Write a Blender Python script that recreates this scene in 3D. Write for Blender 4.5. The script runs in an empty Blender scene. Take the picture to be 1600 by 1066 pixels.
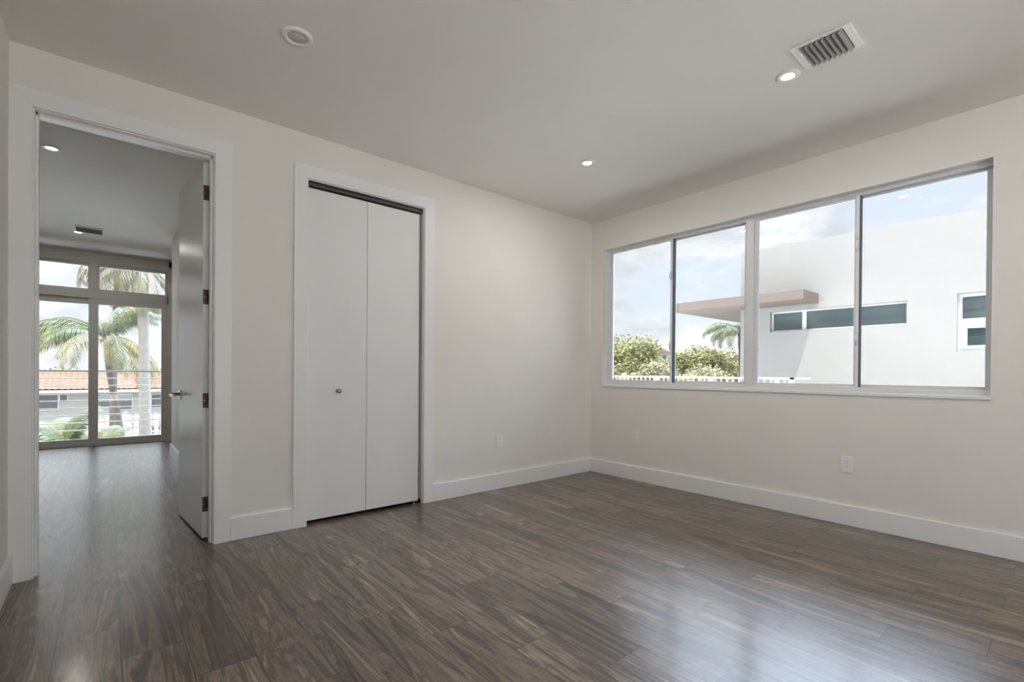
import bpy, bmesh, math, random
from mathutils import Vector, Matrix
random.seed(7)
S = bpy.context.scene
COL = S.collection
R = math.radians

# ------------------------------------------------------------------ camera
cam_d = bpy.data.cameras.new('camera')
cam = bpy.data.objects.new('camera', cam_d); COL.objects.link(cam)
YAW, PITCH, ROLL = R(40.2658), R(-0.295), R(0.424)
cam_d.sensor_width = 36.0
cam_d.lens = 745.7013 / 1600 * 36.0
cam_d.shift_y = 52.734 / 1600
cam_d.clip_start = 0.02; cam_d.clip_end = 600
fwd = Vector((math.sin(YAW)*math.cos(PITCH), math.cos(YAW)*math.cos(PITCH), math.sin(PITCH)))
r0 = Vector((math.cos(YAW), -math.sin(YAW), 0)); u0 = r0.cross(fwd)
rr = r0*math.cos(ROLL) + u0*math.sin(ROLL); uu = -r0*math.sin(ROLL) + u0*math.cos(ROLL)
m = Matrix(((rr.x, uu.x, -fwd.x), (rr.y, uu.y, -fwd.y), (rr.z, uu.z, -fwd.z)))
cam.matrix_world = Matrix.Translation((-4.1076, -3.4923, 1.0922)) @ m.to_4x4()
S.camera = cam

# ------------------------------------------------------------------ view, sky, sun
S.view_settings.view_transform = 'Standard'
S.view_settings.look = 'None'
S.view_settings.gamma = 1.0
S.view_settings.use_curve_mapping = False
S.view_settings.exposure = 1.0
S.cycles.max_bounces = 10
S.cycles.diffuse_bounces = 7
S.cycles.glossy_bounces = 4
S.cycles.transparent_max_bounces = 16
S.cycles.sample_clamp_indirect = 6.0
S.cycles.caustics_reflective = False
S.cycles.caustics_refractive = False

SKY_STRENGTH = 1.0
HIGH_SKY, SIDE_SKY = 2.2, 16.0        # extra glow added to the unseen upper sky, mostly far side, to light the rooms
SUN_STRENGTH = 3.5
LAMP_W = 4.2

w = bpy.data.worlds.new('sky'); S.world = w; w.use_nodes = True
nt = w.node_tree; nt.nodes.clear()
def N(nt, t, **kw):
    n = nt.nodes.new(t)
    for k, v in kw.items():
        if k in n.inputs.keys(): n.inputs[k].default_value = v
        else: setattr(n, k, v)
    return n
def ramp(nt, stops, fac=None):
    n = nt.nodes.new('ShaderNodeValToRGB'); e = n.color_ramp.elements
    e[0].position, e[0].color = stops[0][0], (*stops[0][1], 1)
    e[1].position, e[1].color = stops[-1][0], (*stops[-1][1], 1)
    for p, c in stops[1:-1]:
        x = e.new(p); x.color = (*c, 1)
    if fac is not None: nt.links.new(fac, n.inputs[0])
    return n
L = nt.links.new
tc = N(nt, 'ShaderNodeTexCoord'); sep = N(nt, 'ShaderNodeSeparateXYZ'); L(tc.outputs['Generated'], sep.inputs[0])
base = ramp(nt, [(0.0, (.34, .34, .32)), (0.485, (.40, .41, .40)), (0.505, (.84, .89, .95)), (0.60, (.74, .83, .95)), (0.8, (.68, .73, .82)), (1.0, (.64, .70, .82))])
mp = N(nt, 'ShaderNodeMapRange'); mp.inputs['From Min'].default_value = -1; L(sep.outputs['Z'], mp.inputs['Value']); L(mp.outputs[0], base.inputs[0])
mpp = N(nt, 'ShaderNodeMapping'); mpp.inputs['Scale'].default_value = (1.7, 1.7, 4.2); mpp.inputs['Location'].default_value = (3.1, 0.4, 1.7); L(tc.outputs['Generated'], mpp.inputs['Vector'])
n1 = N(nt, 'ShaderNodeTexNoise'); n1.inputs['Scale'].default_value = 2.1; n1.inputs['Detail'].default_value = 9; n1.inputs['Roughness'].default_value = .58; n1.inputs['Distortion'].default_value = .25
L(mpp.outputs[0], n1.inputs['Vector'])
yb = N(nt, 'ShaderNodeMath', operation='MINIMUM'); L(sep.outputs['Y'], yb.inputs[0]); yb.inputs[1].default_value = .6
yc = N(nt, 'ShaderNodeMath', operation='MULTIPLY_ADD'); L(yb.outputs[0], yc.inputs[0]); yc.inputs[1].default_value = .42; yc.inputs[2].default_value = -.15
yd = N(nt, 'ShaderNodeMath', operation='ADD'); L(yc.outputs[0], yd.inputs[0]); L(n1.outputs['Fac'], yd.inputs[1])
cm = ramp(nt, [(0.38, (0, 0, 0)), (0.54, (1, 1, 1))], yd.outputs[0])
n2 = N(nt, 'ShaderNodeTexNoise'); n2.inputs['Scale'].default_value = 4.5; n2.inputs['Detail'].default_value = 8; n2.inputs['Roughness'].default_value = .6
L(mpp.outputs[0], n2.inputs['Vector'])
cc = ramp(nt, [(0.38, (.70, .72, .78)), (0.48, (.83, .85, .89)), (0.60, (.98, .98, .99))], n2.outputs['Fac'])
up = N(nt, 'ShaderNodeMath', operation='GREATER_THAN'); up.inputs[1].default_value = 0.0; L(sep.outputs['Z'], up.inputs[0])
mul = N(nt, 'ShaderNodeMath', operation='MULTIPLY'); L(cm.outputs[0], mul.inputs[0]); L(up.outputs[0], mul.inputs[1])
mx = N(nt, 'ShaderNodeMixRGB'); L(mul.outputs[0], mx.inputs[0]); L(base.outputs[0], mx.inputs[1]); L(cc.outputs[0], mx.inputs[2])
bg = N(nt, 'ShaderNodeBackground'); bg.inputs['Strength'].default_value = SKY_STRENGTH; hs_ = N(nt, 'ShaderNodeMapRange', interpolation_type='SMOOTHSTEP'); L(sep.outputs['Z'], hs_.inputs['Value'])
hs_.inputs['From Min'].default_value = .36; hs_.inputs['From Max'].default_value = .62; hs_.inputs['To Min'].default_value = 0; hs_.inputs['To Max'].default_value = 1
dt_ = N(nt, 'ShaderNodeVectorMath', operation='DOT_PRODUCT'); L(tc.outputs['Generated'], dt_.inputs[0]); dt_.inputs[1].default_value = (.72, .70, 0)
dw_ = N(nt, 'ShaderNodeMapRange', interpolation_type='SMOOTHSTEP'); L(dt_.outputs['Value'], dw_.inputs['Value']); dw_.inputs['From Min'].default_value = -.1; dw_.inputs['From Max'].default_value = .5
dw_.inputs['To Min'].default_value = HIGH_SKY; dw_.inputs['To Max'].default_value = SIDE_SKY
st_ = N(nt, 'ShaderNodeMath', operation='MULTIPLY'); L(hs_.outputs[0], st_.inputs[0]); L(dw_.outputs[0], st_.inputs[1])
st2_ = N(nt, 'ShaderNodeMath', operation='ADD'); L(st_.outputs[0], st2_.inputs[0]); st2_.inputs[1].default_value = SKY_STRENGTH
hm_ = N(nt, 'ShaderNodeMapRange', interpolation_type='SMOOTHSTEP'); L(sep.outputs['Z'], hm_.inputs['Value']); hm_.inputs['From Min'].default_value = .36; hm_.inputs['From Max'].default_value = .62
bl_ = N(nt, 'ShaderNodeMixRGB', blend_type='MULTIPLY'); L(hm_.outputs[0], bl_.inputs[0]); L(mx.outputs[0], bl_.inputs[1]); tw_ = N(nt, 'ShaderNodeMapRange', interpolation_type='SMOOTHSTEP'); tw_.inputs['From Min'].default_value = -.1; tw_.inputs['From Max'].default_value = .5
tn_ = ramp(nt, [(0, (1.0, .95, .88)), (1, (.74, .86, 1.0))], tw_.outputs[0]); L(tn_.outputs[0], bl_.inputs[2])
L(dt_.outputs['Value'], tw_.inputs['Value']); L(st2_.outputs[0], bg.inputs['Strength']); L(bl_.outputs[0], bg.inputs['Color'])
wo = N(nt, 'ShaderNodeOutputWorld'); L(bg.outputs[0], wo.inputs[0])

sd = bpy.data.lights.new('sun', 'SUN'); sd.energy = SUN_STRENGTH; sd.angle = R(0.6); sd.color = (1, .94, .86)
sun = bpy.data.objects.new('sun', sd); COL.objects.link(sun)
sun.rotation_euler = Vector((1, .60, -2.25)).to_track_quat('-Z', 'Y').to_euler()

# ------------------------------------------------------------------ materials
def mat(name, color=(.8, .8, .8), rough=.5, metal=0, spec=.5, bump=0, bscale=200, var=0, vscale=3, coat=0):
    M = bpy.data.materials.new(name); M.use_nodes = True
    nt = M.node_tree; b = nt.nodes['Principled BSDF']
    b.inputs['Roughness'].default_value = rough; b.inputs['Metallic'].default_value = metal
    b.inputs['Specular IOR Level'].default_value = spec; b.inputs['Coat Weight'].default_value = coat
    tc = N(nt, 'ShaderNodeTexCoord')
    ns = N(nt, 'ShaderNodeTexNoise'); ns.inputs['Scale'].default_value = vscale; ns.inputs['Detail'].default_value = 4
    nt.links.new(tc.outputs['Object'], ns.inputs['Vector'])
    lo = tuple(max(0, c*(1-var)) for c in color); hi = tuple(min(1, c*(1+var)) for c in color)
    rp = ramp(nt, [(.3, lo), (.7, hi)], ns.outputs['Fac']); nt.links.new(rp.outputs[0], b.inputs['Base Color'])
    if bump:
        nb = N(nt, 'ShaderNodeTexNoise'); nb.inputs['Scale'].default_value = bscale; nb.inputs['Detail'].default_value = 3
        nt.links.new(tc.outputs['Object'], nb.inputs['Vector'])
        bp = N(nt, 'ShaderNodeBump'); bp.inputs['Strength'].default_value = bump; bp.inputs['Distance'].default_value = .002
        nt.links.new(nb.outputs['Fac'], bp.inputs['Height']); nt.links.new(bp.outputs[0], b.inputs['Normal'])
    return M
def glassmat(name, tint=(.93, .96, .95), ior=1.45, rough=0.0):
    M = bpy.data.materials.new(name); M.use_nodes = True; nt = M.node_tree; nt.nodes.clear()
    o = N(nt, 'ShaderNodeOutputMaterial'); mx = N(nt, 'ShaderNodeMixShader'); f = N(nt, 'ShaderNodeFresnel'); f.inputs['IOR'].default_value = ior
    t = N(nt, 'ShaderNodeBsdfTransparent'); t.inputs[0].default_value = (*tint, 1); g = N(nt, 'ShaderNodeBsdfGlossy'); g.inputs['Roughness'].default_value = rough
    nt.links.new(f.outputs[0], mx.inputs[0]); nt.links.new(t.outputs[0], mx.inputs[1]); nt.links.new(g.outputs[0], mx.inputs[2]); nt.links.new(mx.outputs[0], o.inputs[0])
    return M
def emis(name, color, s):
    M = bpy.data.materials.new(name); M.use_nodes = True; b = M.node_tree.nodes['Principled BSDF']
    b.inputs['Base Color'].default_value = (.8, .8, .8, 1); b.inputs['Emission Color'].default_value = (*color, 1); b.inputs['Emission Strength'].default_value = s
    return M

def floormat():
    M = bpy.data.materials.new('dark_wood_planks'); M.use_nodes = True; nt = M.node_tree; b = nt.nodes['Principled BSDF']; L = nt.links.new
    def mth(op, a, bb=None, c=None):
        n = nt.nodes.new('ShaderNodeMath'); n.operation = op
        for i, v in enumerate((a, bb, c)):
            if v is None: continue
            if isinstance(v, (int, float)): n.inputs[i].default_value = v
            else: L(v, n.inputs[i])
        return n.outputs[0]
    tc = N(nt, 'ShaderNodeTexCoord'); sp = N(nt, 'ShaderNodeSeparateXYZ'); L(tc.outputs['Object'], sp.inputs[0])
    W, LEN = .1975, 1.2
    u = mth('DIVIDE', mth('ADD', sp.outputs['X'], 2.485 + 40*W), W)
    row = mth('FLOOR', u); fu = mth('FRACT', u)
    v = mth('DIVIDE', mth('ADD', sp.outputs['Y'], mth('MULTIPLY_ADD', row, .3, 2.378 + 12 - 40*.3)), .9)
    brd = mth('FLOOR', v); fv = mth('FRACT', v)
    cb = N(nt, 'ShaderNodeCombineXYZ'); L(row, cb.inputs[0]); L(brd, cb.inputs[1])
    wn = N(nt, 'ShaderNodeTexWhiteNoise'); wn.noise_dimensions = '3D'; L(cb.outputs[0], wn.inputs[0])
    # seams
    e1 = mth('MINIMUM', fu, mth('SUBTRACT', 1, fu)); e2 = mth('MINIMUM', fv, mth('SUBTRACT', 1, fv))
    s1 = mth('LESS_THAN', e1, .010); s2 = mth('LESS_THAN', e2, .0018); seam = mth('MAXIMUM', s1, s2)
    # grain coordinates, shifted for every board
    sc = N(nt, 'ShaderNodeVectorMath', operation='MULTIPLY_ADD')
    L(wn.outputs['Color'], sc.inputs[0]); sc.inputs[1].default_value = (37, 53, 11); L(tc.outputs['Object'], sc.inputs[2])
    mp = N(nt, 'ShaderNodeMapping'); mp.inputs['Scale'].default_value = (9, .75, 1); L(sc.outputs[0], mp.inputs[0])
    g1 = N(nt, 'ShaderNodeTexNoise'); g1.inputs['Scale'].default_value = 1.25; g1.inputs['Detail'].default_value = 7; g1.inputs['Roughness'].default_value = .62; g1.inputs['Distortion'].default_value = 1.1; L(mp.outputs[0], g1.inputs['Vector'])
    # cathedral rings
    wv = N(nt, 'ShaderNodeMath', operation='MULTIPLY'); L(g1.outputs['Fac'], wv.inputs[0]); wv.inputs[1].default_value = 16
    ring = mth('MULTIPLY_ADD', mth('SINE', mth('MULTIPLY', wv.outputs[0], 2.6)), .5, .5)
    mp2 = N(nt, 'ShaderNodeMapping'); mp2.inputs['Scale'].default_value = (120, 3.0, 1); L(sc.outputs[0], mp2.inputs[0])
    g2 = N(nt, 'ShaderNodeTexNoise'); g2.inputs['Scale'].default_value = 1.0; g2.inputs['Detail'].default_value = 4; L(mp2.outputs[0], g2.inputs['Vector'])
    # saw marks across the board
    mp3 = N(nt, 'ShaderNodeMapping'); mp3.inputs['Scale'].default_value = (5, 130, 1); L(sc.outputs[0], mp3.inputs[0])
    g3 = N(nt, 'ShaderNodeTexNoise'); g3.inputs['Scale'].default_value = 1.0; g3.inputs['Detail'].default_value = 2; L(mp3.outputs[0], g3.inputs['Vector'])
    f = mth('ADD', mth('MULTIPLY', g1.outputs['Fac'], .62), mth('ADD', mth('MULTIPLY', ring, .17), mth('ADD', mth('MULTIPLY', g2.outputs['Fac'], .32), mth('MULTIPLY', g3.outputs['Fac'], .12))))
    f = mth('ADD', f, mth('MULTIPLY', mth('SUBTRACT', wn.outputs['Value'], .5), .10))
    rp = ramp(nt, [(.40, (.022, .012, .007)), (.54, (.074, .048, .031)), (.68, (.150, .107, .074)), (.84, (.32, .25, .185))], f)
    mx = N(nt, 'ShaderNodeMixRGB'); L(seam, mx.inputs[0]); L(rp.outputs[0], mx.inputs[1]); mx.inputs[2].default_value = (.012, .009, .007, 1)
    L(mx.outputs[0], b.inputs['Base Color'])
    rg = mth('ADD', .25, mth('MULTIPLY', g2.outputs['Fac'], .16)); L(rg, b.inputs['Roughness'])
    b.inputs['Specular IOR Level'].default_value = .5
    b.inputs['IOR'].default_value = 1.6
    b.inputs['Coat Weight'].default_value = .35; b.inputs['Coat Roughness'].default_value = .16; b.inputs['Coat IOR'].default_value = 1.7
    h = mth('SUBTRACT', mth('ADD', mth('MULTIPLY', g3.outputs['Fac'], .35), mth('MULTIPLY', g2.outputs['Fac'], .35)), mth('MULTIPLY', seam, 1.4))
    bp = N(nt, 'ShaderNodeBump'); bp.inputs['Strength'].default_value = .35; bp.inputs['Distance'].default_value = .0015; L(h, bp.inputs['Height']); L(bp.outputs[0], b.inputs['Normal'])
    return M

MT = dict(
    floor=floormat(),
    wall=mat('cream_wall_paint', (.78, .755, .71), .6, bump=.08, bscale=260, var=.012),
    ceil=mat('ceiling_paint', (.80, .775, .74), .7, bump=.05, var=.01),
    trim=mat('white_trim_paint', (.82, .82, .81), .32, var=.008),
    door=mat('door_paint', (.74, .735, .72), .30, var=.02, vscale=1.2),
    bifold=mat('bifold_door_paint', (.80, .80, .79), .38, var=.008),
    vinyl=mat('white_window_frame', (.72, .73, .74), .35, var=.01),
    alum=mat('beige_aluminium', (.72, .71, .66), .4, var=.01),
    strip=mat('dark_gap_shade', (.10, .13, .15), .6),
    lock=mat('window_lock_vinyl', (.80, .81, .82), .3),
    dark=mat('dark_track_metal', (.09, .09, .085), .45, metal=.6),
    bronze=mat('bronze_hinge', (.085, .062, .045), .38, metal=.8, var=.15, vscale=60),
    chrome=mat('brushed_nickel', (.36, .35, .34), .22, metal=1),
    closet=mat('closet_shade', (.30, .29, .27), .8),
    white=mat('white_plastic', (.84, .84, .83), .3),
    slot=mat('outlet_slot', (.05, .05, .05), .5),
    vent=mat('vent_enamel', (.80, .79, .76), .35),
    ventblade=mat('vent_blade', (.30, .295, .28), .4),
    ventin=mat('duct_inside', (.03, .03, .03), .8),
    glass=glassmat('window_glass', (.74, .75, .755)),
    glass2=glassmat('door_glass', (.80, .81, .81)),
    lens=emis('lamp_lens', (1, .93, .82), 6.0),
    lensoff=mat('unlit_lens', (.62, .60, .57), .35),
    stucco=mat('white_stucco', (.345, .338, .325), .85, bump=.25, bscale=60, var=.015),
    canopy=mat('brown_canopy_paint', (.20, .160, .136), .7, var=.04, vscale=2),
    fglass=mat('neighbour_glass', (.055, .08, .085), .06, spec=.5, var=.25, vscale=1.5),
    fglass2=mat('grey_blind_glass', (0.119, 0.112, 0.115), .25, spec=.6, var=.12, vscale=2),
    rail=mat('white_rail_paint', (.66, .67, .68), .4),
    grail=mat('grey_rail_paint', (.13, .145, .16), .4, metal=.2),
    terrace=mat('pale_bounce_paving', (.82, .79, .73), .8, var=.04),  # pale paving of the balcony and the added light-bouncing slabs
    slab=mat('pale_concrete', (.55, .54, .52), .85, var=.08, bump=.2, bscale=40),
    ground=mat('pale_ground', (.30, .29, .24), .95, var=.35, vscale=.25),
    tile=mat('terracotta_tile', (.30, .145, .082), .8, var=.22, vscale=3),
    redroof=mat('dusty_red_roof', (.30, .185, .155), .8, var=.1),
    cream=mat('cream_house_wall', (.42, .40, .37), .85, var=.03),
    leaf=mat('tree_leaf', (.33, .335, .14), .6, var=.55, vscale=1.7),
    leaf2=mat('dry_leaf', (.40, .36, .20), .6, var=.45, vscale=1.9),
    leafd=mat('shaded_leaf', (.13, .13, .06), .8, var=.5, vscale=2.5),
    palm=mat('palm_leaflet', (.105, .13, .042), .45, var=.5, vscale=1.5),
    palmy=mat('yellowing_palm_leaflet', (.20, .18, .075), .5, var=.4, vscale=1.4),
    palmg=mat('pale_palm_leaflet', (.185, .175, .115), .5, var=.5, vscale=1.4),
    bark=mat('palm_bark', (.15, .12, .095), .9, var=.3, vscale=8, bump=.6, bscale=30),
    barkw=mat('white_palm_bark', (.31, .29, .27), .9, var=.12, vscale=6, bump=.4, bscale=30),
)

# ------------------------------------------------------------------ mesh helpers
class MB:
    def __init__(s): s.v = []; s.f = []
    def box(s, x0, x1, y0, y1, z0, z1):
        if x0 > x1: x0, x1 = x1, x0
        if y0 > y1: y0, y1 = y1, y0
        if z0 > z1: z0, z1 = z1, z0
        b = len(s.v)
        s.v += [(x0,y0,z0),(x1,y0,z0),(x1,y1,z0),(x0,y1,z0),(x0,y0,z1),(x1,y0,z1),(x1,y1,z1),(x0,y1,z1)]
        s.f += [tuple(b+i for i in q) for q in ((0,3,2,1),(4,5,6,7),(0,1,5,4),(1,2,6,5),(2,3,7,6),(3,0,4,7))]
        return s
    def obox(s, c, ax, ay, az):   # oriented box: centre and half-axis vectors
        b = len(s.v); c = Vector(c); ax, ay, az = Vector(ax), Vector(ay), Vector(az)
        for k in (-1, 1):
            for i, j in ((-1,-1),(1,-1),(1,1),(-1,1)): s.v.append(tuple(c + ax*i + ay*j + az*k))
        s.f += [tuple(b+i for i in q) for q in ((0,3,2,1),(4,5,6,7),(0,1,5,4),(1,2,6,5),(2,3,7,6),(3,0,4,7))]
        return s
    def prism(s, poly, axis, a, c):   # polygon in the two other axes, extruded from a to c
        n = len(poly); b = len(s.v)
        for t in (a, c):
            for p in poly:
                q = list(p); q.insert(axis, t); s.v.append(tuple(q))
        s.f += [tuple(b+i for i in range(n)), tuple(b+n+i for i in reversed(range(n)))]
        for i in range(n):
            j = (i+1) % n; s.f.append((b+i, b+n+i, b+n+j, b+j))
        return s
    def tube(s, pts, rad, n=10, cap=True):
        pts = [Vector(p) for p in pts]; b = len(s.v)
        rs = rad if isinstance(rad, (list, tuple)) else [rad]*len(pts)
        for i, p in enumerate(pts):
            d = (pts[min(i+1, len(pts)-1)] - pts[max(i-1, 0)]).normalized()
            h = Vector((0,0,1)) if abs(d.z) < .9 else Vector((1,0,0))
            a = d.cross(h).normalized(); e = d.cross(a)
            for k in range(n):
                t = 2*math.pi*k/n; s.v.append(tuple(p + (a*math.cos(t) + e*math.sin(t))*rs[i]))
        for i in range(len(pts)-1):
            for k in range(n):
                j = (k+1) % n; s.f.append((b+i*n+k, b+i*n+j, b+(i+1)*n+j, b+(i+1)*n+k))
        if cap:
            s.f.append(tuple(b+k for k in reversed(range(n)))); e = b+(len(pts)-1)*n; s.f.append(tuple(e+k for k in range(n)))
        return s
    def lathe(s, prof, c, axis='z', n=40, cap=True):   # prof: (radius, height) pairs
        b = len(s.v); c = Vector(c)
        for r_, h in prof:
            for k in range(n):
                t = 2*math.pi*k/n; x, y = r_*math.cos(t), r_*math.sin(t)
                q = {'z': (x, y, h), 'y': (x, h, y), 'x': (h, x, y)}[axis]
                s.v.append(tuple(c + Vector(q)))
        for i in range(len(prof)-1):
            for k in range(n):
                j = (k+1) % n; s.f.append((b+i*n+k, b+i*n+j, b+(i+1)*n+j, b+(i+1)*n+k))
        if cap: s.f.append(tuple(b+k for k in range(n))); e = b+(len(prof)-1)*n; s.f.append(tuple(e+k for k in range(n)))
        return s
    def quad(s, a, b_, c, d):
        b = len(s.v); s.v += [tuple(a), tuple(b_), tuple(c), tuple(d)]; s.f.append((b, b+1, b+2, b+3)); return s
    def build(s, name, m, parent=None, bev=0, smooth=False, recalc=True):
        me = bpy.data.meshes.new(name); me.from_pydata(s.v, [], s.f)
        if recalc:
            bm = bmesh.new(); bm.from_mesh(me); bmesh.ops.recalc_face_normals(bm, faces=bm.faces); bm.to_mesh(me); bm.free()
        me.materials.append(MT[m] if isinstance(m, str) else m)
        if smooth:
            for p in me.polygons: p.use_smooth = True
        o = bpy.data.objects.new(name, me); COL.objects.link(o)
        if parent is not None:
            o.parent = parent
            T = Matrix.Identity(4); q = parent
            while q is not None: T = q.matrix_basis @ T; q = q.parent
            me.transform(T.inverted())      # mesh coordinates were written in the place's frame
        if bev:
            md = o.modifiers.new('edge_rounding', 'BEVEL'); md.width = bev; md.segments = 2; md.limit_method = 'ANGLE'; md.angle_limit = R(40)
        if smooth and not bev:
            pass
        return o
def tag(o, label=None, cat=None, group=None, kind=None):
    if label: o['label'] = label
    if cat: o['category'] = cat
    if group: o['group'] = group
    if kind: o['kind'] = kind
    return o
def empty(name, loc, rz=0):
    o = bpy.data.objects.new(name, None); COL.objects.link(o); o.location = loc; o.rotation_euler = (0, 0, rz); o.empty_display_size = .1
    o.matrix_basis = Matrix.Translation(loc) @ Matrix.Rotation(rz, 4, 'Z')
    return o
def struct(o, label=None, cat=None): return tag(o, label, cat, kind='structure')
def copy_tree(o, parent=None):
    c = o.copy(); COL.objects.link(c)
    if parent is not None: c.parent = parent
    for ch in [x for x in S.objects if x.parent == o]: copy_tree(ch, c)
    return c

H = 2.75; XL = -4.492; T = .13
# door opening, closet opening (on the left-hand wall, plane y = 0)
D0, D1, C0, C1, ZI, ZO, CW = -4.4055, -3.599, -3.0405, -2.113, 2.442, 2.533, .0915
W0, W1, WZ0, WZ1 = -.1605, -3.1625, .966, 2.431     # window opening on the plane x = 0
GY = 5.55                                            # plane of the glazed far wall

# ------------------------------------------------------------------ setting
struct(MB().box(-7, .0, -6.5, GY+.02, -.2, 0).build('floor', 'floor'), 'dark brown wood plank floor running through both rooms', 'floor')
struct(MB().box(-7.2, .35, -6.6, GY+.15, H, H+.22).build('ceiling', 'ceil'), 'plain off-white painted ceiling', 'ceiling')
b = MB().box(-7, D0-.02, 0, T, 0, H).box(D0-.02, D1+.02, 0, T, ZI+.02, H).box(D1+.02, C0-.02, 0, T, 0, H).box(C0-.02, C1+.02, 0, T, ZI+.02, H).box(C1+.02, 0, 0, T, 0, H)
struct(b.build('wall_left', 'wall'), 'cream wall holding the open doorway and the closet', 'wall')
b = MB().box(0, .2, -6.5, W1, 0, H).box(0, .2, W1, W0, 0, WZ0-.022).box(0, .2, W1, W0, WZ1, H).box(0, .2, W0, 8*0+.13, 0, H)
struct(b.build('wall_right', 'wall'), 'cream wall holding the wide window', 'wall')
struct(MB().box(XL-.12, XL, -4.6, 0, 0, H).build('wall_near', 'wall'), 'sliver of cream wall at the far left edge of the photo', 'wall')
# other room
FX = -3.48
struct(MB().box(FX, FX+.12, T, 4.03, 0, H).build('wall_hall_right', 'wall'), 'cream wall behind the open door in the next room', 'wall')
struct(MB().box(-7, -6.88, T, GY+.1, 0, H).build('wall_hall_left', 'wall'))
struct(MB().box(-1.2, -1.08, T, GY+.1, 0, H).build('wall_hall_end', 'wall'))
b = MB().box(-7, -5.95, GY, GY+.14, 0, H).box(-3.395, -3.15, GY, GY+.14, 0, H).box(-1.4, -1.08, GY, GY+.14, 0, H).box(-5.95, -1.4, GY, GY+.14, 2.665, H)
struct(b.build('wall_far', 'wall'), 'wall framing the tall glazing of the next room', 'wall')
# closet interior
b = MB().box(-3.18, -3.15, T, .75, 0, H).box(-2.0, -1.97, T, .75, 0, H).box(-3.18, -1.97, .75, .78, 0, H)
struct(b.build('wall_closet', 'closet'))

def baseboard(name, pieces, label=None):
    b = MB()
    for (x0, x1, y0, y1) in pieces: b.box(x0, x1, y0, y1, 0, .1454)
    return struct(b.build(name, 'trim', bev=.003), label, 'baseboard')
baseboard('baseboard_left', [(D1+CW, C0-CW, -.018, 0), (C1+CW, 0, -.018, 0)], 'tall white baseboard under the closet wall')
baseboard('baseboard_right', [(-.018, 0, -6.4, -.018)], 'tall white baseboard under the window wall')
baseboard('baseboard_near', [(XL, XL+.018, -4.6, -.018)], 'tall white baseboard at the left edge of the photo')
baseboard('baseboard_hall', [(FX-.018, FX, T+.04, 4.03), (FX-.018, FX+.12, 4.03, 4.048)], 'white baseboard beyond the open door')

def casing(name, a, c, label):
    b = MB()
    b.prism([(a-CW if name == 'trim_2' else max(a-CW, XL), 0), (a, 0), (a, ZI), (a-CW if name == 'trim_2' else max(a-CW, XL), ZO)], 1, -.018, 0)
    b.prism([(c, 0), (c+CW, 0), (c+CW, ZO), (c, ZI)], 1, -.018, 0)
    b.prism([(a-CW if name == 'trim_2' else max(a-CW, XL), ZO), (a, ZI), (c, ZI), (c+CW, ZO)], 1, -.018, 0)
    o = struct(b.build(name, 'trim', bev=.0018), label, 'trim')
    return o
t1 = casing('trim_1', D0, D1, 'flat white casing around the open doorway')
t2 = casing('trim_2', C0, C1, 'flat white casing around the closet')
# jamb liners: a real reveal with door stop
b = MB().box(D0-.02, D0+.006, -.002, T+.01, 0, ZI).box(D1-.006, D1+.02, -.002, T+.01, 0, ZI).box(D0-.02, D1+.02, -.002, T+.01, ZI-.006, ZI+.02)
b.box(D0+.006, D0+.019, .035, .075, 0, ZI-.006).box(D1-.019, D1-.006, .035, .075, 0, ZI-.006).box(D0+.006, D1-.006, .035, .075, ZI-.019, ZI-.006)
b.build('door_jamb', 'trim', t1, bev=.0015)
b = MB().box(C0-.02, C0+.004, -.002, T, 0, ZI).box(C1-.004, C1+.02, -.002, T, 0, ZI).box(C0-.02, C1+.02, -.002, T, ZI-.004, ZI+.02)
b.build('closet_jamb', 'trim', t2, bev=.001)

# ------------------------------------------------------------------ open door
hx, hy = -3.612, .127
ang = math.atan2(.812-.118, -3.695+3.643)          # direction from hinge to latch
d1 = empty('door_1', (hx, hy, 0))
struct(d1, 'pale hinged door standing open into the next room', 'door')
u = Vector((math.cos(ang), math.sin(ang), 0)); n_ = Vector((-u.y, u.x, 0))   # n_ points to -x, the seen face
TH = .036; LW = .745
c0 = Vector((hx, hy, 0))
def dp(a, b_, z): return c0 + u*a + n_*b_ + Vector((0, 0, z))
MB().obox(dp(LW/2, TH/2-.004, (2.425+.012)/2), u*LW/2, n_*TH/2, Vector((0,0,(2.425-.012)/2))).build('door_leaf', 'door', d1, bev=.0015)
for z in (2.23, 1.562, .896, .228):
    b = MB().obox(dp(-.0015, TH/2-.004, z), u*.0015, n_*(TH/2-.001), Vector((0,0,.047)))
    b.tube([dp(-.006, -.012, z-.047), dp(-.006, -.012, z+.047)], .0065, 10)
    b.obox(dp(-.012, -.010, z), u*.0012, n_*.006, Vector((0,0,.046)))
    h_ = b.build('hinge', 'bronze', d1)
    s_ = MB()
    for dz in (-.03, 0, .03):
        q = dp(-.0032, TH/2-.004 + (.008 if dz == 0 else -.006), z+dz)
        s_.obox(q, u*.0008, n_*.004, Vector((0,0,.004)))
    s_.build('screw', 'chrome', h_)
hd = MB().obox(dp(LW-.06, TH-.004+.004, .908), u*.033, n_*.004, Vector((0,0,.033))).build('handle_rosette', 'chrome', d1, bev=.002)
b = MB().tube([dp(LW-.06, TH, .912), dp(LW-.06, TH+.052, .912)], .011, 14)
b.obox(dp(LW-.105, TH+.056, .908), u*.056, n_*.007, Vector((0,0,.010)))
b.build('lever_handle', 'chrome', hd, bev=.002)
MB().obox(dp(LW+.001, TH/2-.004, .908), u*.001, n_*.012, Vector((0,0,.03))).build('latch_plate', 'chrome', d1)

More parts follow.
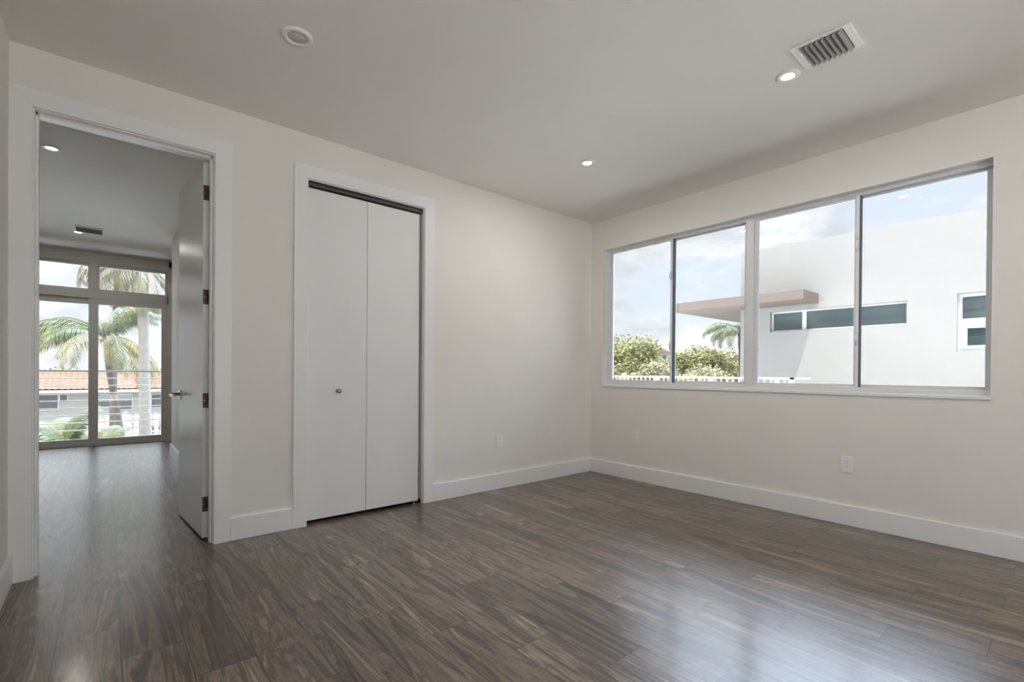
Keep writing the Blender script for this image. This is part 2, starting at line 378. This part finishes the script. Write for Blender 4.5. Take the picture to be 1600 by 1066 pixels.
# ------------------------------------------------------------------ bifold closet
d2 = empty('door_2', (C0, .03, 0))
struct(d2, 'two-panel white bifold closet door, closed', 'door')
xm = -2.590
gapR = .026
pL = MB().box(C0+.005, xm-.0016, .028, .062, .024, 2.392).build('door_panel', 'bifold', d2, bev=.0015)
pR = MB().box(xm+.0016, C1-gapR, .028, .062, .024, 2.392).build('door_panel', 'bifold', d2, bev=.0015)
kb = MB().lathe([(.004,.028),(.0085,.027),(.0065,.018),(.0062,.006),(.0095,.000),(.0150,-.006),(.0165,-.012),(.0145,-.018),(.006,-.0205)], (-2.812, 0, .945), 'y', 24).build('knob', 'chrome', pL, smooth=True)
MB().lathe([(.013,.028),(.013,.0255),(.007,.0245)], (-2.812, 0, .945), 'y', 24).build('knob_plate', 'chrome', pL, smooth=True)
b = MB().box(C0+.004, C1-.004, .022, .030, 2.405, ZI-.004).box(C0+.004, C1-.004, .060, .068, 2.405, ZI-.004).box(C0+.004, C1-.004, .022, .068, ZI-.012, ZI-.004)
b.build('top_track', 'dark', d2)
b = MB().tube([(C0+.035, .045, 2.39), (C0+.035, .045, 2.43)], .006, 8).tube([(C1-.08, .045, 2.39), (C1-.08, .045, 2.43)], .006, 8)
b.build('guide_pin', 'chrome', d2)
b = MB().box(C1-.085, C1-.004, .026, .058, 0, .004).box(C1-.008, C1-.004, .026, .058, 0, .03).lathe([(.013,.004),(.013,.010),(.006,.011),(.006,.026)], (C1-.055, .044, 0), 'z', 14)
b.build('pivot_bracket', 'chrome', d2)

# ------------------------------------------------------------------ wide window
w1 = empty('window_1', (0, (W0+W1)/2, WZ0))
struct(w1, 'wide white four-pane sliding window above the wood floor', 'window')
FD0, FD1 = .075, .155
b = MB().box(FD0, FD1, W1, W0, WZ0, WZ0+.036).box(FD0, FD1, W1, W0, WZ1-.030, WZ1).box(FD0, FD1, W0-.030, W0, WZ0+.036, WZ1-.03).box(FD0, FD1, W1, W1+.010, WZ0+.036, WZ1-.03)
MUL0, MUL1 = -1.655, -1.722
b.box(FD0-.012, FD1, MUL1, MUL0, WZ0+.036, WZ1-.03)
b.build('window_frame', 'vinyl', w1, bev=.002)
b = MB().box(-.012, FD0, W1, W0, WZ0-.022, WZ0)
b.build('window_sill', 'trim', w1, bev=.003)
# reveal liners
b = MB().box(0.0, FD0, W0-.004, W0, WZ0, WZ1).box(.0, FD0, W1, W0, WZ1-.004, WZ1).box(.0, FD0, W1, W1+.004, WZ0, WZ1)
b.build('reveal', 'trim', w1)
def sash(y0, y1, xd, fw, fwb, name='sash'):
    """y0 > y1; a frame round one pane"""
    z0, z1 = WZ0+.036, WZ1-.03
    q = MB().box(xd, xd+.028, y1, y0, z0, z0+fwb).box(xd, xd+.028, y1, y0, z1-.012, z1).box(xd, xd+.028, y0-fw, y0, z0+fwb, z1-.012).box(xd, xd+.028, y1, y1+fw, z0+fwb, z1-.012)
    s_ = q.build(name, 'vinyl', w1, bev=.0018)
    MB().box(xd+.012, xd+.017, y1+fw-.002, y0-fw+.002, z0+fwb-.002, z1-.010).build('pane', 'glass', s_)
    return s_
sash(W0-.030, -.955, .085, .028, .020)       # inner sashes (left of each pair)
sash(-.925, MUL0, .118, .030, .020)
sash(MUL1, -2.462, .085, .028, .020)
sash(-2.436, W1+.010, .118, .030, .020)
for y_ in (-.944, -2.454):
    MB().box(.072, .086, y_-.011, y_+.011, WZ0+.036, WZ1-.03).build('meeting_stile', 'lock', w1, bev=.002)
    MB().box(.080, .117, y_-.019, y_-.0115, WZ0+.036, WZ1-.03).build('gap_shade_strip', 'strip', w1)  # dark strip stands in for the shaded gap beside the stile
    for z_ in (2.045, 1.358):
        b = MB().tube([(.076, y_, z_-.045), (.060, y_, z_-.030), (.056, y_, z_), (.060, y_, z_+.030), (.076, y_, z_+.045)], [.005, .010, .013, .010, .005], 10)
        b.build('sash_lock', 'lock', w1, smooth=True)

# ------------------------------------------------------------------ glazed far wall of next room
w2 = empty('window_2', (-4.3, GY, 0))
struct(w2, 'tall sliding glass doors with transom windows in the next room', 'window')
XR, XM, XLft = -3.395, -4.262, -5.13
b = MB()
y0, y1 = GY+.0, GY+.10
b.box(XLft-.86, XR, y0, y1, 2.60, 2.665).box(XLft-.86, XR, y0, y1, 2.105, 2.215).box(XLft-.86, XR, y0, y1, .0, .040)
for xx in (XM, XLft): b.box(xx-.040, xx+.030, y0-.004, y1, 2.215, 2.60)
b.box(XR-.022, XR, y0, y1, .04, 2.60).box(XLft-.86, XLft-.82, y0, y1, .04, 2.60)
b.build('window_frame', 'alum', w2, bev=.003)
for (a, c, yd) in ((XM+.03, XR-.022, y0+.03), (XLft+.03, XM-.04, y0+.05), (XLft-.82, XLft-.04, y0+.03)):
    q = MB().box(a, c, yd, yd+.04, 2.215, 2.24).box(a, c, yd, yd+.04, 2.565, 2.60).box(a, a+.03, yd, yd+.04, 2.24, 2.565).box(c-.02, c, yd, yd+.04, 2.24, 2.565)
    s_ = q.build('transom_sash', 'alum', w2, bev=.002)
    MB().box(a+.02, c-.01, yd+.018, yd+.024, 2.235, 2.57).build('pane', 'glass2', s_)
for (a, c, yd) in ((XM-.055, XR-.022, y0+.008), (XLft-.03, XM+.02, y0+.054), (XLft-.82, XLft+.02, y0+.008)):
    q = MB().box(a, c, yd, yd+.042, .04, .098).box(a, c, yd, yd+.042, 2.02, 2.105).box(a, a+.105 if c != XM+.02 else a+.06, yd, yd+.042, .098, 2.02).box(c-.065, c, yd, yd+.042, .098, 2.02)
    s_ = q.build('sliding_panel', 'alum', w2, bev=.002)
    MB().box(a+.05, c-.05, yd+.018, yd+.024, .09, 2.03).build('pane', 'glass2', s_)
MB().obox((XR-.045, y0+.002, .90), (.009,0,0), (0,.010,0), (0,0,.10)).build('pull_handle', 'alum', w2, bev=.003)
w3 = empty('window_3', (-2.3, GY, 0)); struct(w3, 'window of the next room hidden behind its side wall', 'window')
b = MB().box(-3.15, -1.4, y0, y1, 2.60, 2.665).box(-3.15, -1.4, y0, y1, 0, .06).box(-3.15, -3.09, y0, y1, .06, 2.6).box(-1.46, -1.4, y0, y1, .06, 2.6)
b.build('window_frame', 'alum', w3); MB().box(-3.1, -1.45, y0+.04, y0+.046, .05, 2.61).build('pane', 'glass2', w3)

# ------------------------------------------------------------------ ceiling fittings
def downlight(x, y, label, lit=True, power=LAMP_W, name='recessed_ceiling_light'):
    e = empty(name, (x, y, H))
    tag(e, label, 'ceiling light', 'round recessed ceiling lights')
    if lit:
        MB().lathe([(.033,-.006),(.036,-.0085),(.052,-.0075),(.0595,-.003),(.0595,0)], (x, y, H), 'z', 48, cap=False).build('trim_ring', 'vent', e, smooth=True)
        MB().lathe([(.034,-.0005),(.034,-.0050),(.028,-.0058),(.001,-.006)], (x, y, H), 'z', 40).build('lens', 'lens', e, smooth=True)
        ld = bpy.data.lights.new('lamp', 'AREA'); ld.energy = power; ld.shape = 'DISK'; ld.size = .062; ld.color = (1, .95, .89)
        lo = bpy.data.objects.new('lamp', ld); COL.objects.link(lo); lo.parent = e; lo.location = (0, 0, -.0085)
    else:
        MB().lathe([(.046,-.004),(.048,-.009),(.060,-.011),(.071,-.007),(.073,0)], (x, y, H), 'z', 48, cap=False).build('trim_ring', 'vent', e, smooth=True)
        MB().lathe([(.046,-.0005),(.046,-.004),(.001,-.0045)], (x, y, H), 'z', 40).build('lens', 'lensoff', e, smooth=True)
    return e
downlight(-1.232, -2.447, 'lit round recessed light beside the air vent over the window side')
downlight(-1.229, -.992, 'lit round recessed light nearest the corner of the room')
downlight(-3.394, -.985, 'unlit round recessed light above the closet wall', lit=False)
downlight(-4.433, 1.483, 'lit round recessed light seen high through the doorway', power=.5)
downlight(-4.385, 4.305, 'small lit recessed light beside the vent in the next room', power=2.5)

def vent(x, y, lx, ly, label, along='x', nb=8):
    """lx, ly outer size; blades run along the shorter look of the photo"""
    e = empty('air_vent', (x, y, H)); tag(e, label, 'air vent', 'ceiling air vents')
    bw = .028
    b = MB()
    x0, x1, y0_, y1_ = x-lx/2, x+lx/2, y-ly/2, y+ly/2
    z0, z1 = H-.008, H
    if along == 'x': ax, ay = .018, .034
    else: ax, ay = .034, .018
    b.box(x0, x1, y0_, y0_+ay, z0, z1).box(x0, x1, y1_-ay, y1_, z0, z1).box(x0, x0+ax, y0_+ay, y1_-ay, z0, z1).box(x1-ax, x1, y0_+ay, y1_-ay, z0, z1)
    b.build('frame', 'vent', e, bev=.002)
    MB().box(x0+ax, x1-ax, y0_+ay, y1_-ay, H-.0015, H).build('duct_opening', 'ventin', e)
    for i in range(nb):
        t = (i+.5)/nb
        if along == 'x':
            yc = y0_+ay + (y1_-y0_-2*ay)*t
            q = MB().obox((x, yc, H-.012), (lx/2-ax+.006, 0, 0), (0, .0085, -.0085), (0, .0006, .0006))
        else:
            xc = x0+ax + (x1-x0-2*ax)*t
            q = MB().obox((xc, y, H-.012), (0, ly/2-ay+.006, 0), (.0085, 0, -.0085), (.0006, 0, .0006))
        q.build('blade', 'ventblade', e)
    return e
vent(-1.340, -2.665, .235, .260, 'white rectangular vent with dark angled blades above the window side', 'x', 8)
vent(-4.278, 4.10, .26, .27, 'small dark-bladed vent in the ceiling of the next room', 'x', 7)

# ------------------------------------------------------------------ outlets
def outlet(p, face, label):
    e = empty('electrical_outlet', p); tag(e, label, 'outlet', 'white electrical outlets')
    x, y, z = p
    w_, h_ = .038, .060
    def bx(a0, a1, d0, d1, z0, z1):
        if face == 'y': return MB().box(x+a0, x+a1, -d1, -d0, z+z0, z+z1)
        return MB().box(-d1, -d0, y+a0, y+a1, z+z0, z+z1)
    bx(-w_, w_, 0, .006, -h_, h_).build('cover_plate', 'white', e, bev=.002)
    for s_ in (-1, 1):
        r_ = bx(-.0165, .0165, .006, .0085, s_*.0195-.0135, s_*.0195+.0135).build('socket', 'white', e, bev=.002)
        q = MB()
        for a, zz, hh in ((-.0065, .003, .0045), (.0065, .003, .0036), (0, -.008, .0022)):
            if face == 'y': q.box(x+a-.0012, x+a+.0012, -.0089, -.0083, z+s_*.0195+zz-hh, z+s_*.0195+zz+hh)
            else: q.box(-.0089, -.0083, y+a-.0012, y+a+.0012, z+s_*.0195+zz-hh, z+s_*.0195+zz+hh)
        q.build('slots', 'slot', r_)
    for zz in (-.047, .047):
        q = MB()
        if face == 'y': q.box(x-.002, x+.002, -.0066, -.006, z+zz-.002, z+zz+.002)
        else: q.box(-.0066, -.006, y-.002, y+.002, z+zz-.002, z+zz+.002)
        q.build('screw', 'chrome', e)
    return e
outlet((-1.300, 0, .449), 'y', 'white electrical outlet on the wall right of the closet')
outlet((0, -.606, .447), 'x', 'white electrical outlet under the window near the room corner')
outlet((0, -2.423, .440), 'x', 'white electrical outlet under the right half of the window')

struct(MB().box(-2.0, 0, -6.6, -6.5, 0, H).build('wall_rear', 'wall'), 'added partial cream wall behind the camera, limiting rear daylight', 'wall')  # partial wall added to cut the daylight coming from behind
struct(MB().box(.2, 4.9, -9, 8, -.35, -.12).build('bounce_slab', 'terrace'), 'added pale slab unseen below the window sill, bouncing daylight in', 'roof')  # unseen slab added to bounce daylight up through the wide window
struct(MB().box(-9, 1.5, -13, -6.5, -.25, -.02).build('rear_bounce_slab', 'terrace'), 'added pale slab unseen behind the camera, bouncing sunlight in', 'terrace')  # unseen slab added to throw sunlight onto the ceiling from behind
# ------------------------------------------------------------------ outside: ground and balcony
struct(MB().box(-60, 130, -40, 160, -3.6, -3.3).build('ground', 'ground'), 'pale yard and street far below the windows', 'ground')
tag(MB().box(-6.9, -1.0, GY+.14, 7.1, -.28, -.10).build('balcony_floor', 'terrace'), 'pale balcony slab outside the glass doors', 'balcony', kind='structure')
struct(MB().box(-9, 1, 7.1, 10.5, -.75, -.52).build('lower_bounce_slab', 'terrace'), 'added pale slab unseen beyond the balcony, bouncing daylight in', 'roof')  # unseen slab added to brighten the ceiling of the next room
br = empty('balcony_railing', (-4.3, 6.95, -.10))
tag(br, 'grey metal balcony railing of nine thin horizontal bars', 'railing')
RY = 6.95
MB().box(-6.8, -1.1, RY-.022, RY+.022, 1.045, 1.075).build('top_rail', 'grail', br, bev=.003)
for i in range(1, 9):
    z_ = 1.06 - i*.120
    MB().tube([(-6.8, RY, z_), (-1.1, RY, z_)], .0085, 8).build('bar', 'grail', br)
for x_ in (-6.7, -5.05, -2.9, -1.2):
    if x_ == -5.05: continue
    MB().box(x_-.02, x_+.02, RY+.012, RY+.03, -.10, 1.05).build('post', 'grail', br)

# ------------------------------------------------------------------ neighbouring white building
FXB = 6.0
nb_ = empty('neighbour_building', (FXB, -4, -3.3)); tag(nb_, 'white flat-roofed stucco building with strip windows across from the wide window', 'building')
SW = (.466+.0, -1.685, 1.935, 2.330)     # strip window y0, y1, z0, z1
SX = .09
def wall_holes(mb, xa, xb, ya, yb, za, zb, holes):
    """front slab from ya to yb with rectangular holes (y0>y1, z0<z1) sorted from high y"""
    y = yb
    for (h0, h1, a, c) in holes:
        mb.box(xa, xb, h0, y, za, zb); mb.box(xa, xb, h1, h0, za, a); mb.box(xa, xb, h1, h0, c, zb); y = h1
    mb.box(xa, xb, ya, y, za, zb)
b = MB(); wall_holes(b, FXB, FXB+.25, -12, 1.05, -3.3, 3.63, [SW, (-2.29, -3.25, 1.47, 2.37)])
b.box(FXB+.25, 15, .85, 1.05, -3.3, 3.63).box(FXB+.25, 15, -12, -11.8, -3.3, 3.63).box(14.8, 15, -12, 1.05, -3.3, 3.63).box(FXB+.25, 15, -12, 1.05, 3.2, 3.4)
b.build('stucco_wall', 'stucco', nb_)
def nwin(y0, y1, z0, z1, cuts, fw=.035, zc=None):
    q = MB().box(FXB+SX, FXB+SX+.05, y1, y0, z0, z0+fw).box(FXB+SX, FXB+SX+.05, y1, y0, z1-fw, z1).box(FXB+SX, FXB+SX+.05, y0-fw, y0, z0+fw, z1-fw).box(FXB+SX, FXB+SX+.05, y1, y1+fw, z0+fw, z1-fw)
    for c in cuts: q.box(FXB+SX, FXB+SX+.05, c-.035, c+.035, z0+fw, z1-fw)
    if zc: q.box(FXB+SX-.01, FXB+SX+.05, y1, y0, zc-.05, zc+.05)
    f_ = q.build('window', 'rail', nb_)
    MB().box(FXB+SX+.03, FXB+SX+.04, y1+fw*.5, y0-fw*.5, z0+fw*.5, z1-fw*.5).build('pane', 'fglass', f_)
    return f_
nwin(*SW, [-.12, -.95], .03)
f_ = nwin(-2.29, -3.25, 1.47, 2.37, [], .05, 1.93)
q = MB().box(FXB+SX-.02, FXB+SX+.03, -2.80, -2.34, 1.52, 1.56).box(FXB+SX-.02, FXB+SX+.03, -2.80, -2.34, 1.83, 1.88).box(FXB+SX-.02, FXB+SX+.03, -2.40, -2.34, 1.56, 1.83).box(FXB+SX-.02, FXB+SX+.03, -2.80, -2.74, 1.56, 1.83)
q.build('casement_sash', 'rail', f_)
b = MB().box(5.23, FXB, -.385, 2.17, 2.425, 2.60).box(FXB, 11.5, 1.05, 2.17, 2.425, 2.60)
b.build('canopy', 'canopy', nb_, bev=.004)
MB().box(4.95, FXB, -.5, 3.9, -.30, -.02).box(FXB, 11.5, 1.05, 3.9, -.30, -.02).build('balcony_slab', 'stucco', nb_)
nr = empty('terrace_railing', (5.1, 1.7, -.02)); tag(nr, 'low white railing along the terrace under the brown canopy', 'railing')
b = MB().box(5.03, 5.09, -.30, 3.8, 1.00, 1.035).box(5.03, 5.92, -.30, -.25, 1.00, 1.035); b.build('top_rail', 'rail', nr)
b = MB().box(5.04, 5.08, -.30, 3.8, .10, .14).box(5.04, 5.92, -.30, -.26, .10, .14); b.build('bottom_rail', 'rail', nr)
for y_ in (-.275, -.03, 1.2, 2.45, 3.7):
    MB().box(5.03, 5.09, y_-.04, y_+.04, -.02, 1.0).build('post', 'rail', nr)
y_ = -.16
while y_ < 3.7:
    MB().box(5.05, 5.07, y_-.011, y_+.011, .14, 1.0).build('baluster', 'rail', nr); y_ += .115

# ------------------------------------------------------------------ plants
def foliage(name, parent, blobs, n, m, size=.12, seed=1):
    rnd = random.Random(seed); b = MB()
    tot = sum(r_**2 for (_, _, _, r_, _) in blobs)
    for (x, y, z, r_, fz) in blobs:
        for _ in range(int(n*r_*r_/tot)):
            d = Vector((rnd.gauss(0,1), rnd.gauss(0,1), rnd.gauss(0,1))).normalized()
            rad = r_*(.72+.34*rnd.random()*rnd.random() + .10*math.sin(7*d.x+x)*math.cos(6*d.z+y))
            p = Vector((x+d.x*rad, y+d.y*rad, z+d.z*rad*fz))
            a = Vector((rnd.gauss(0,1), rnd.gauss(0,1), rnd.gauss(0,.6))).normalized(); c = a.cross(d + Vector((rnd.gauss(0,.5), rnd.gauss(0,.5), rnd.gauss(0,.5)))).normalized()
            s_ = size*(.6+.8*rnd.random())
            b.quad(p-a*s_, p-c*s_*.42, p+a*s_, p+c*s_*.42)
    return b.build(name, m, parent, recalc=False)
def tree(name, base, blobs, label, cat='tree', n=7000, m='leaf', size=.12, seed=1, group=None):
    e = empty(name, (base[0], base[1], -3.3)); tag(e, label, cat, group)
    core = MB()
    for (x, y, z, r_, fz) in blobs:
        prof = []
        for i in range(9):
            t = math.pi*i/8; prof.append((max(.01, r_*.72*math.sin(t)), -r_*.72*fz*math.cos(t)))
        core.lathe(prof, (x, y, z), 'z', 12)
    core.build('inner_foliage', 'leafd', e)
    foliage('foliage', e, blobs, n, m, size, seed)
    top = max(b_[2] for b_ in blobs)
    q = MB().tube([(base[0], base[1], -3.3), (base[0]+.1, base[1], (top-3.3)/2), (base[0], base[1], top)], [.16, .12, .05], 8)
    for b_ in blobs[:4]: q.tube([(base[0], base[1], (top-3.3)/2-.3), (b_[0], b_[1], b_[2])], [.07, .03], 6)
    q.build('trunk', 'bark', e)
    return e

def frond_mesh(mb, o, az, el, length, droop, wid, rnd, dens=34, hang=.5, twist=0):
    """one feather frond: rachis and leaflets"""
    pts = []; p = Vector(o); e = el
    nseg = 14; st = length/nseg
    hx_, hy_ = math.cos(az), math.sin(az)
    dirs = []
    for i in range(nseg+1):
        pts.append(p.copy()); d = Vector((hx_*math.cos(e), hy_*math.cos(e), math.sin(e))); dirs.append(d)
        p = p + d*st; e -= droop/nseg*(.5+1.1*i/nseg)
    mb.tube(pts, [max(.006, .028*(length/2.6)*(1-i/nseg)) for i in range(nseg+1)], 5, cap=False)
    side = Vector((-hy_, hx_, 0))
    for k in range(dens):
        t = .14+.86*(k+.5)/dens; f = t*nseg; i = min(int(f), nseg-1); q = pts[i].lerp(pts[i+1], f-i); d = dirs[i]
        ll = wid*math.sin(math.pi*min(.97, t*.86+.12))**.6*(.85+.3*rnd.random())
        for s_ in (-1, 1):
            out = (side*s_*(1-hang*.35) + d*.55 - Vector((0,0,1))*hang*(.6+.7*rnd.random())).normalized()
            m1 = q + out*ll*.55; tip = m1 + (out + Vector((0,0,-hang*.9))).normalized()*ll*.5
            wv = d*(.011*length/2.6+.004)
            mb.quad(q-wv*.6, q+wv*.6, m1+wv, m1-wv); mb.quad(m1-wv, m1+wv, tip+wv*.15, tip-wv*.15)

def palm(name, base, crown, label, n=16, length=2.7, droop=1.9, wid=.62, tr=(.20,.15), trunkm='bark', leafm=('palm','palmy'), seed=3, els=(-.5, 1.35), hang=.6, azs=None, bulb=True, dens=64):
    rnd = random.Random(seed)
    e = empty(name, base); tag(e, label, 'palm tree')
    bx_, by_, bz_ = base; cx_, cy_, cz_ = crown
    pts = []; rad = []
    for i in range(13):
        t = i/12; s_ = t*t*(3-2*t)
        pts.append((bx_+(cx_-bx_)*s_, by_+(cy_-by_)*s_, bz_+(cz_-bz_)*t)); rad.append(tr[0]+(tr[1]-tr[0])*t + (.06 if i == 0 else 0) + .008*((i % 2)*2-1))
    MB().tube(pts, rad, 14).build('trunk', trunkm, e, smooth=True)
    if bulb:
        q = MB()
        for k in range(9):
            a = k*2.4; q.tube([(cx_, cy_, cz_-.35), (cx_+.13*math.cos(a), cy_+.13*math.sin(a), cz_+.05), (cx_+.30*math.cos(a), cy_+.30*math.sin(a), cz_+.45)], [.10, .06, .02], 6)
        q.build('crown_shaft', 'bark', e)
    groups = {}
    for k in range(n):
        az = k*2.39996 + rnd.uniform(-.25, .25) if azs is None else azs[k % len(azs)]
        el = els[0] + (els[1]-els[0])*min(1, max(0, (k*.618) % 1.0 + rnd.uniform(-.12, .12)))
        mb = MB()
        frond_mesh(mb, crown, az, el, length*(.82+.3*rnd.random()), droop*(.8+.4*rnd.random()), wid, rnd, hang=hang, dens=dens)
        mm = leafm[1] if el < els[0] + (els[1]-els[0])*.35 else leafm[0]
        mb.build('frond', mm, e, recalc=False)
    return e

G = -3.3
palm('coconut_palm', (-3.55, 25.0, G), (-4.15, 25.3, 2.55), 'coconut palm with arching green and yellow fronds behind the balcony railing', n=34, length=3.4, droop=1.8, wid=.62, tr=(.15,.12), seed=14, els=(-.35, 1.35), hang=.8)
palm('royal_palm', (-3.0, 19.2, G), (-3.10, 19.25, 5.0), 'royal palm with thick whitish trunk in front of the coconut palm', n=18, length=2.5, droop=2.6, wid=.55, tr=(.20,.155), trunkm='barkw', leafm=('palmg','palmg'), seed=8, els=(-.6, 1.1), hang=.8)
palm('tall_palm', (-3.9, 30.2, G), (-3.75, 30.2, 7.2), 'taller palm behind whose dry fronds fill the transom window', n=16, length=3.2, droop=2.6, wid=.7, tr=(.17,.12), leafm=('palmg','palmy'), seed=12, els=(-.9, .9), hang=.8)
palm('areca_palm', (-5.05, 15.6, G), (-5.05, 15.6, -1.25), 'bushy bright green palm shrub low behind the left railing', n=22, length=1.75, droop=1.5, wid=.42, tr=(.10,.08), leafm=('palm','palmy'), seed=21, els=(.1, 1.45), hang=.35, bulb=False)
palm('fan_palm', (-4.35, 17.2, G), (-4.35, 17.2, -1.55), 'second palm shrub low beside the sliding door mullion', n=16, length=1.4, droop=1.5, wid=.4, tr=(.10,.08), leafm=('palm','palmy'), seed=25, els=(.1, 1.4), hang=.35, bulb=False)
palm('arching_palm', (24.4, 9.1, G), (24.35, 9.3, 3.5), 'palm with arching fronds right of the trees beneath the brown canopy', n=24, length=2.6, droop=2.5, wid=.6, tr=(.16,.11), seed=31, els=(-.3, 1.2), hang=.7)
palm('yellow_palm', (8.6, 6.2, G), (8.6, 6.2, -.1), 'pale yellow palm tips at the foot of the left window pane', n=12, length=1.35, droop=1.3, wid=.3, tr=(.08,.07), leafm=('palmy','palmy'), seed=33, els=(.5, 1.5), hang=.3, bulb=False)

def blobset(cx, cy, cz, r_, seed, k=9, sp=1.0, fz=.8):
    rnd = random.Random(seed); out = [(cx, cy, cz, r_, fz)]
    for _ in range(k):
        a = rnd.uniform(0, 6.283); out.append((cx+math.cos(a)*r_*sp*rnd.uniform(.5,1), cy+math.sin(a)*r_*sp*rnd.uniform(.5,1), cz+rnd.uniform(-.9,.25)*r_, r_*rnd.uniform(.4,.65), fz))
    return out
GT = 'trees beyond the wide window'
tree('leafy_tree', (15.6, 11.3), blobset(15.6, 11.5, 1.75, 1.65, 2, 12, 1.15), 'tall light green leafy tree at the left end of the wide window', n=16000, m='leaf', size=.075, seed=4, group=GT)
tree('leafy_tree', (12.2, 7.0), blobset(12.2, 7.0, .95, .85, 3, 10, 1.1), 'lower leafy tree before the distant red roofed house', n=12000, m='leaf2', size=.055, seed=6, group=GT)
tree('leafy_tree', (25.1, 12.5), blobset(25.1, 12.5, 1.6, 1.75, 5, 12, 1.1), 'olive green tree in the middle pane left of the arching palm', n=14000, m='leaf', size=.10, seed=8, group=GT)
tree('leafy_tree', (17.6, 7.6), blobset(17.6, 7.8, .55, 1.25, 9, 10, 1.2), 'tree with dry yellowish leaves under the arching palm', n=12000, m='leaf2', size=.075, seed=9, group=GT)
tree('leafy_tree', (32.0, 13.2), blobset(32.0, 12.8, 1.5, 2.0, 11, 10, 1.2), 'bushy tree touching the corner of the white building', n=14000, m='leaf2', size=.12, seed=10, group=GT)
# far hedge line seen under the coconut palm
for i, (x_, y_, z_, r_) in enumerate([(-15.5, 70, .1, 2.0), (-8, 68, -.1, 2.0), (-.5, 70, .0, 2.1), (7, 68, .1, 2.0)]):
    tree('distant_tree', (x_, y_), blobset(x_, y_, z_, r_, 40+i, 8, 1.0), ['distant tree over the far left end of the tiled roof', 'distant tree above the tiled roof behind the left sliding panel', 'distant tree above the tiled roof behind the coconut palm trunk', 'distant tree beyond the right end of the tiled roof'][i], n=3500, m='leaf', size=.22, seed=50+i, group='distant trees beyond the tiled roof')

# ------------------------------------------------------------------ tiled-roof house
hs = empty('tiled_roof_house', (-4, 44, G)); tag(hs, 'single storey cream house with an orange barrel tile roof across the street', 'house')
HX0, HX1, HY = -16, 3.2, 43.8
b = MB(); b.box(HX0, HX1, HY, HY+8, G, -.62); b.build('wall', 'cream', hs)
def tiles():
    b = MB(); nx = int((HX1-HX0+.8)/.055); ny = 11
    y0_, y1_, z0_, z1_ = HY-.5, HY+3.8, -.42, .70
    for j in range(ny):
        for k in (0, 1):
            t = (j+k*.999)/ny; y_ = y0_+(y1_-y0_)*t; zb = z0_+(z1_-z0_)*t + (.045 if k == 0 else 0)
            for i in range(nx+1):
                x_ = HX0-.4+i*.055; b.v.append((x_, y_, zb+.062*abs(math.sin(math.pi*x_/.33))**.8))
    w_ = nx+1
    for r_ in range(2*ny-1):
        for i in range(nx): b.f.append((r_*w_+i, r_*w_+i+1, (r_+1)*w_+i+1, (r_+1)*w_+i))
    return b
tiles().build('tiled_roof', 'tile', hs, recalc=False)
b = MB().prism([(HY-.5, -.45), (HY+3.8, .66), (HY+8.1, -.45)], 0, HX0-.35, HX1+.35); b.build('roof_body', 'cream', hs)
MB().tube([(HX0-.4, HY+3.8, .72), (HX1+.4, HY+3.8, .72)], .13, 8).build('ridge_cap', 'tile', hs)
MB().box(HX0-.4, HX1+.4, HY-.52, HY-.44, -.60, -.43).build('fascia', 'rail', hs)
for (a, c, z0_, z1_) in ((-7.95, -6.85, -1.82, -.79), (-6.72, -6.36, -1.2, -.79), (-4.75, -3.95, -1.78, -.83), (-3.56, -2.68, -1.96, -.85), (-1.45, -.30, -1.90, -.90)):
    q = MB().box(a-.06, c+.06, HY-.06, HY, z0_-.06, z1_+.06).build('window', 'rail', hs)
    MB().box(a, c, HY-.075, HY-.06, z0_, z1_).build('pane', 'fglass2', q)

# ------------------------------------------------------------------ picket fence
fe = empty('picket_fence', (-2.8, 35, G)); tag(fe, 'white picket fence below the tiled house', 'fence')
for z_ in (-2.95, -1.95): MB().box(-5.2, .6, 35.03, 35.08, z_, z_+.1).build('fence_rail', 'rail', fe)
x_ = -5.1
while x_ < .55:
    MB().prism([(x_-.115, G), (x_+.115, G), (x_+.115, -1.80), (x_, -1.70), (x_-.115, -1.80)], 1, 35.0, 35.03).build('picket', 'rail', fe); x_ += .34
for x_ in (-5.2, -3.25, -1.3, .6): MB().box(x_-.09, x_+.09, 34.98, 35.16, G, -1.58).build('fence_post', 'rail', fe, bev=.01)
tag(foliage('hedge', None, [(x_*.55-5.2, 36.0, -2.75+.05*math.sin(x_*2.1), .45, 1.0) for x_ in range(1, 11)], 9000, 'leaf2', .07, 77), 'low shaded hedge showing between the fence pickets', 'hedge')
# low garden wall
tag(MB().box(-16, -5.6, 36.6, 36.8, G, -2.35).build('garden_wall', 'cream'), 'low cream garden wall left of the picket fence', 'wall')

# ------------------------------------------------------------------ far red roofed house
fh = empty('distant_house', (58.5, 36, G)); tag(fh, 'distant pale house with red roof above the trees', 'house')
MB().box(56.5, 63, 33.4, 38.6, G, 4.1).build('wall', 'cream', fh)
b = MB().prism([(33.1, 4.1), (35.2, 5.0), (36.9, 5.0), (39.0, 4.1)], 0, 56.1, 63.4); b.build('roof', 'redroof', fh)
for y_ in (34.4, 35.7, 37.3):
    q = MB().box(56.44, 56.5, y_-.45, y_+.45, 2.9, 3.75).build('window', 'rail', fh); MB().box(56.4, 56.44, y_-.36, y_+.36, 3.0, 3.68).build('pane', 'fglass2', q)
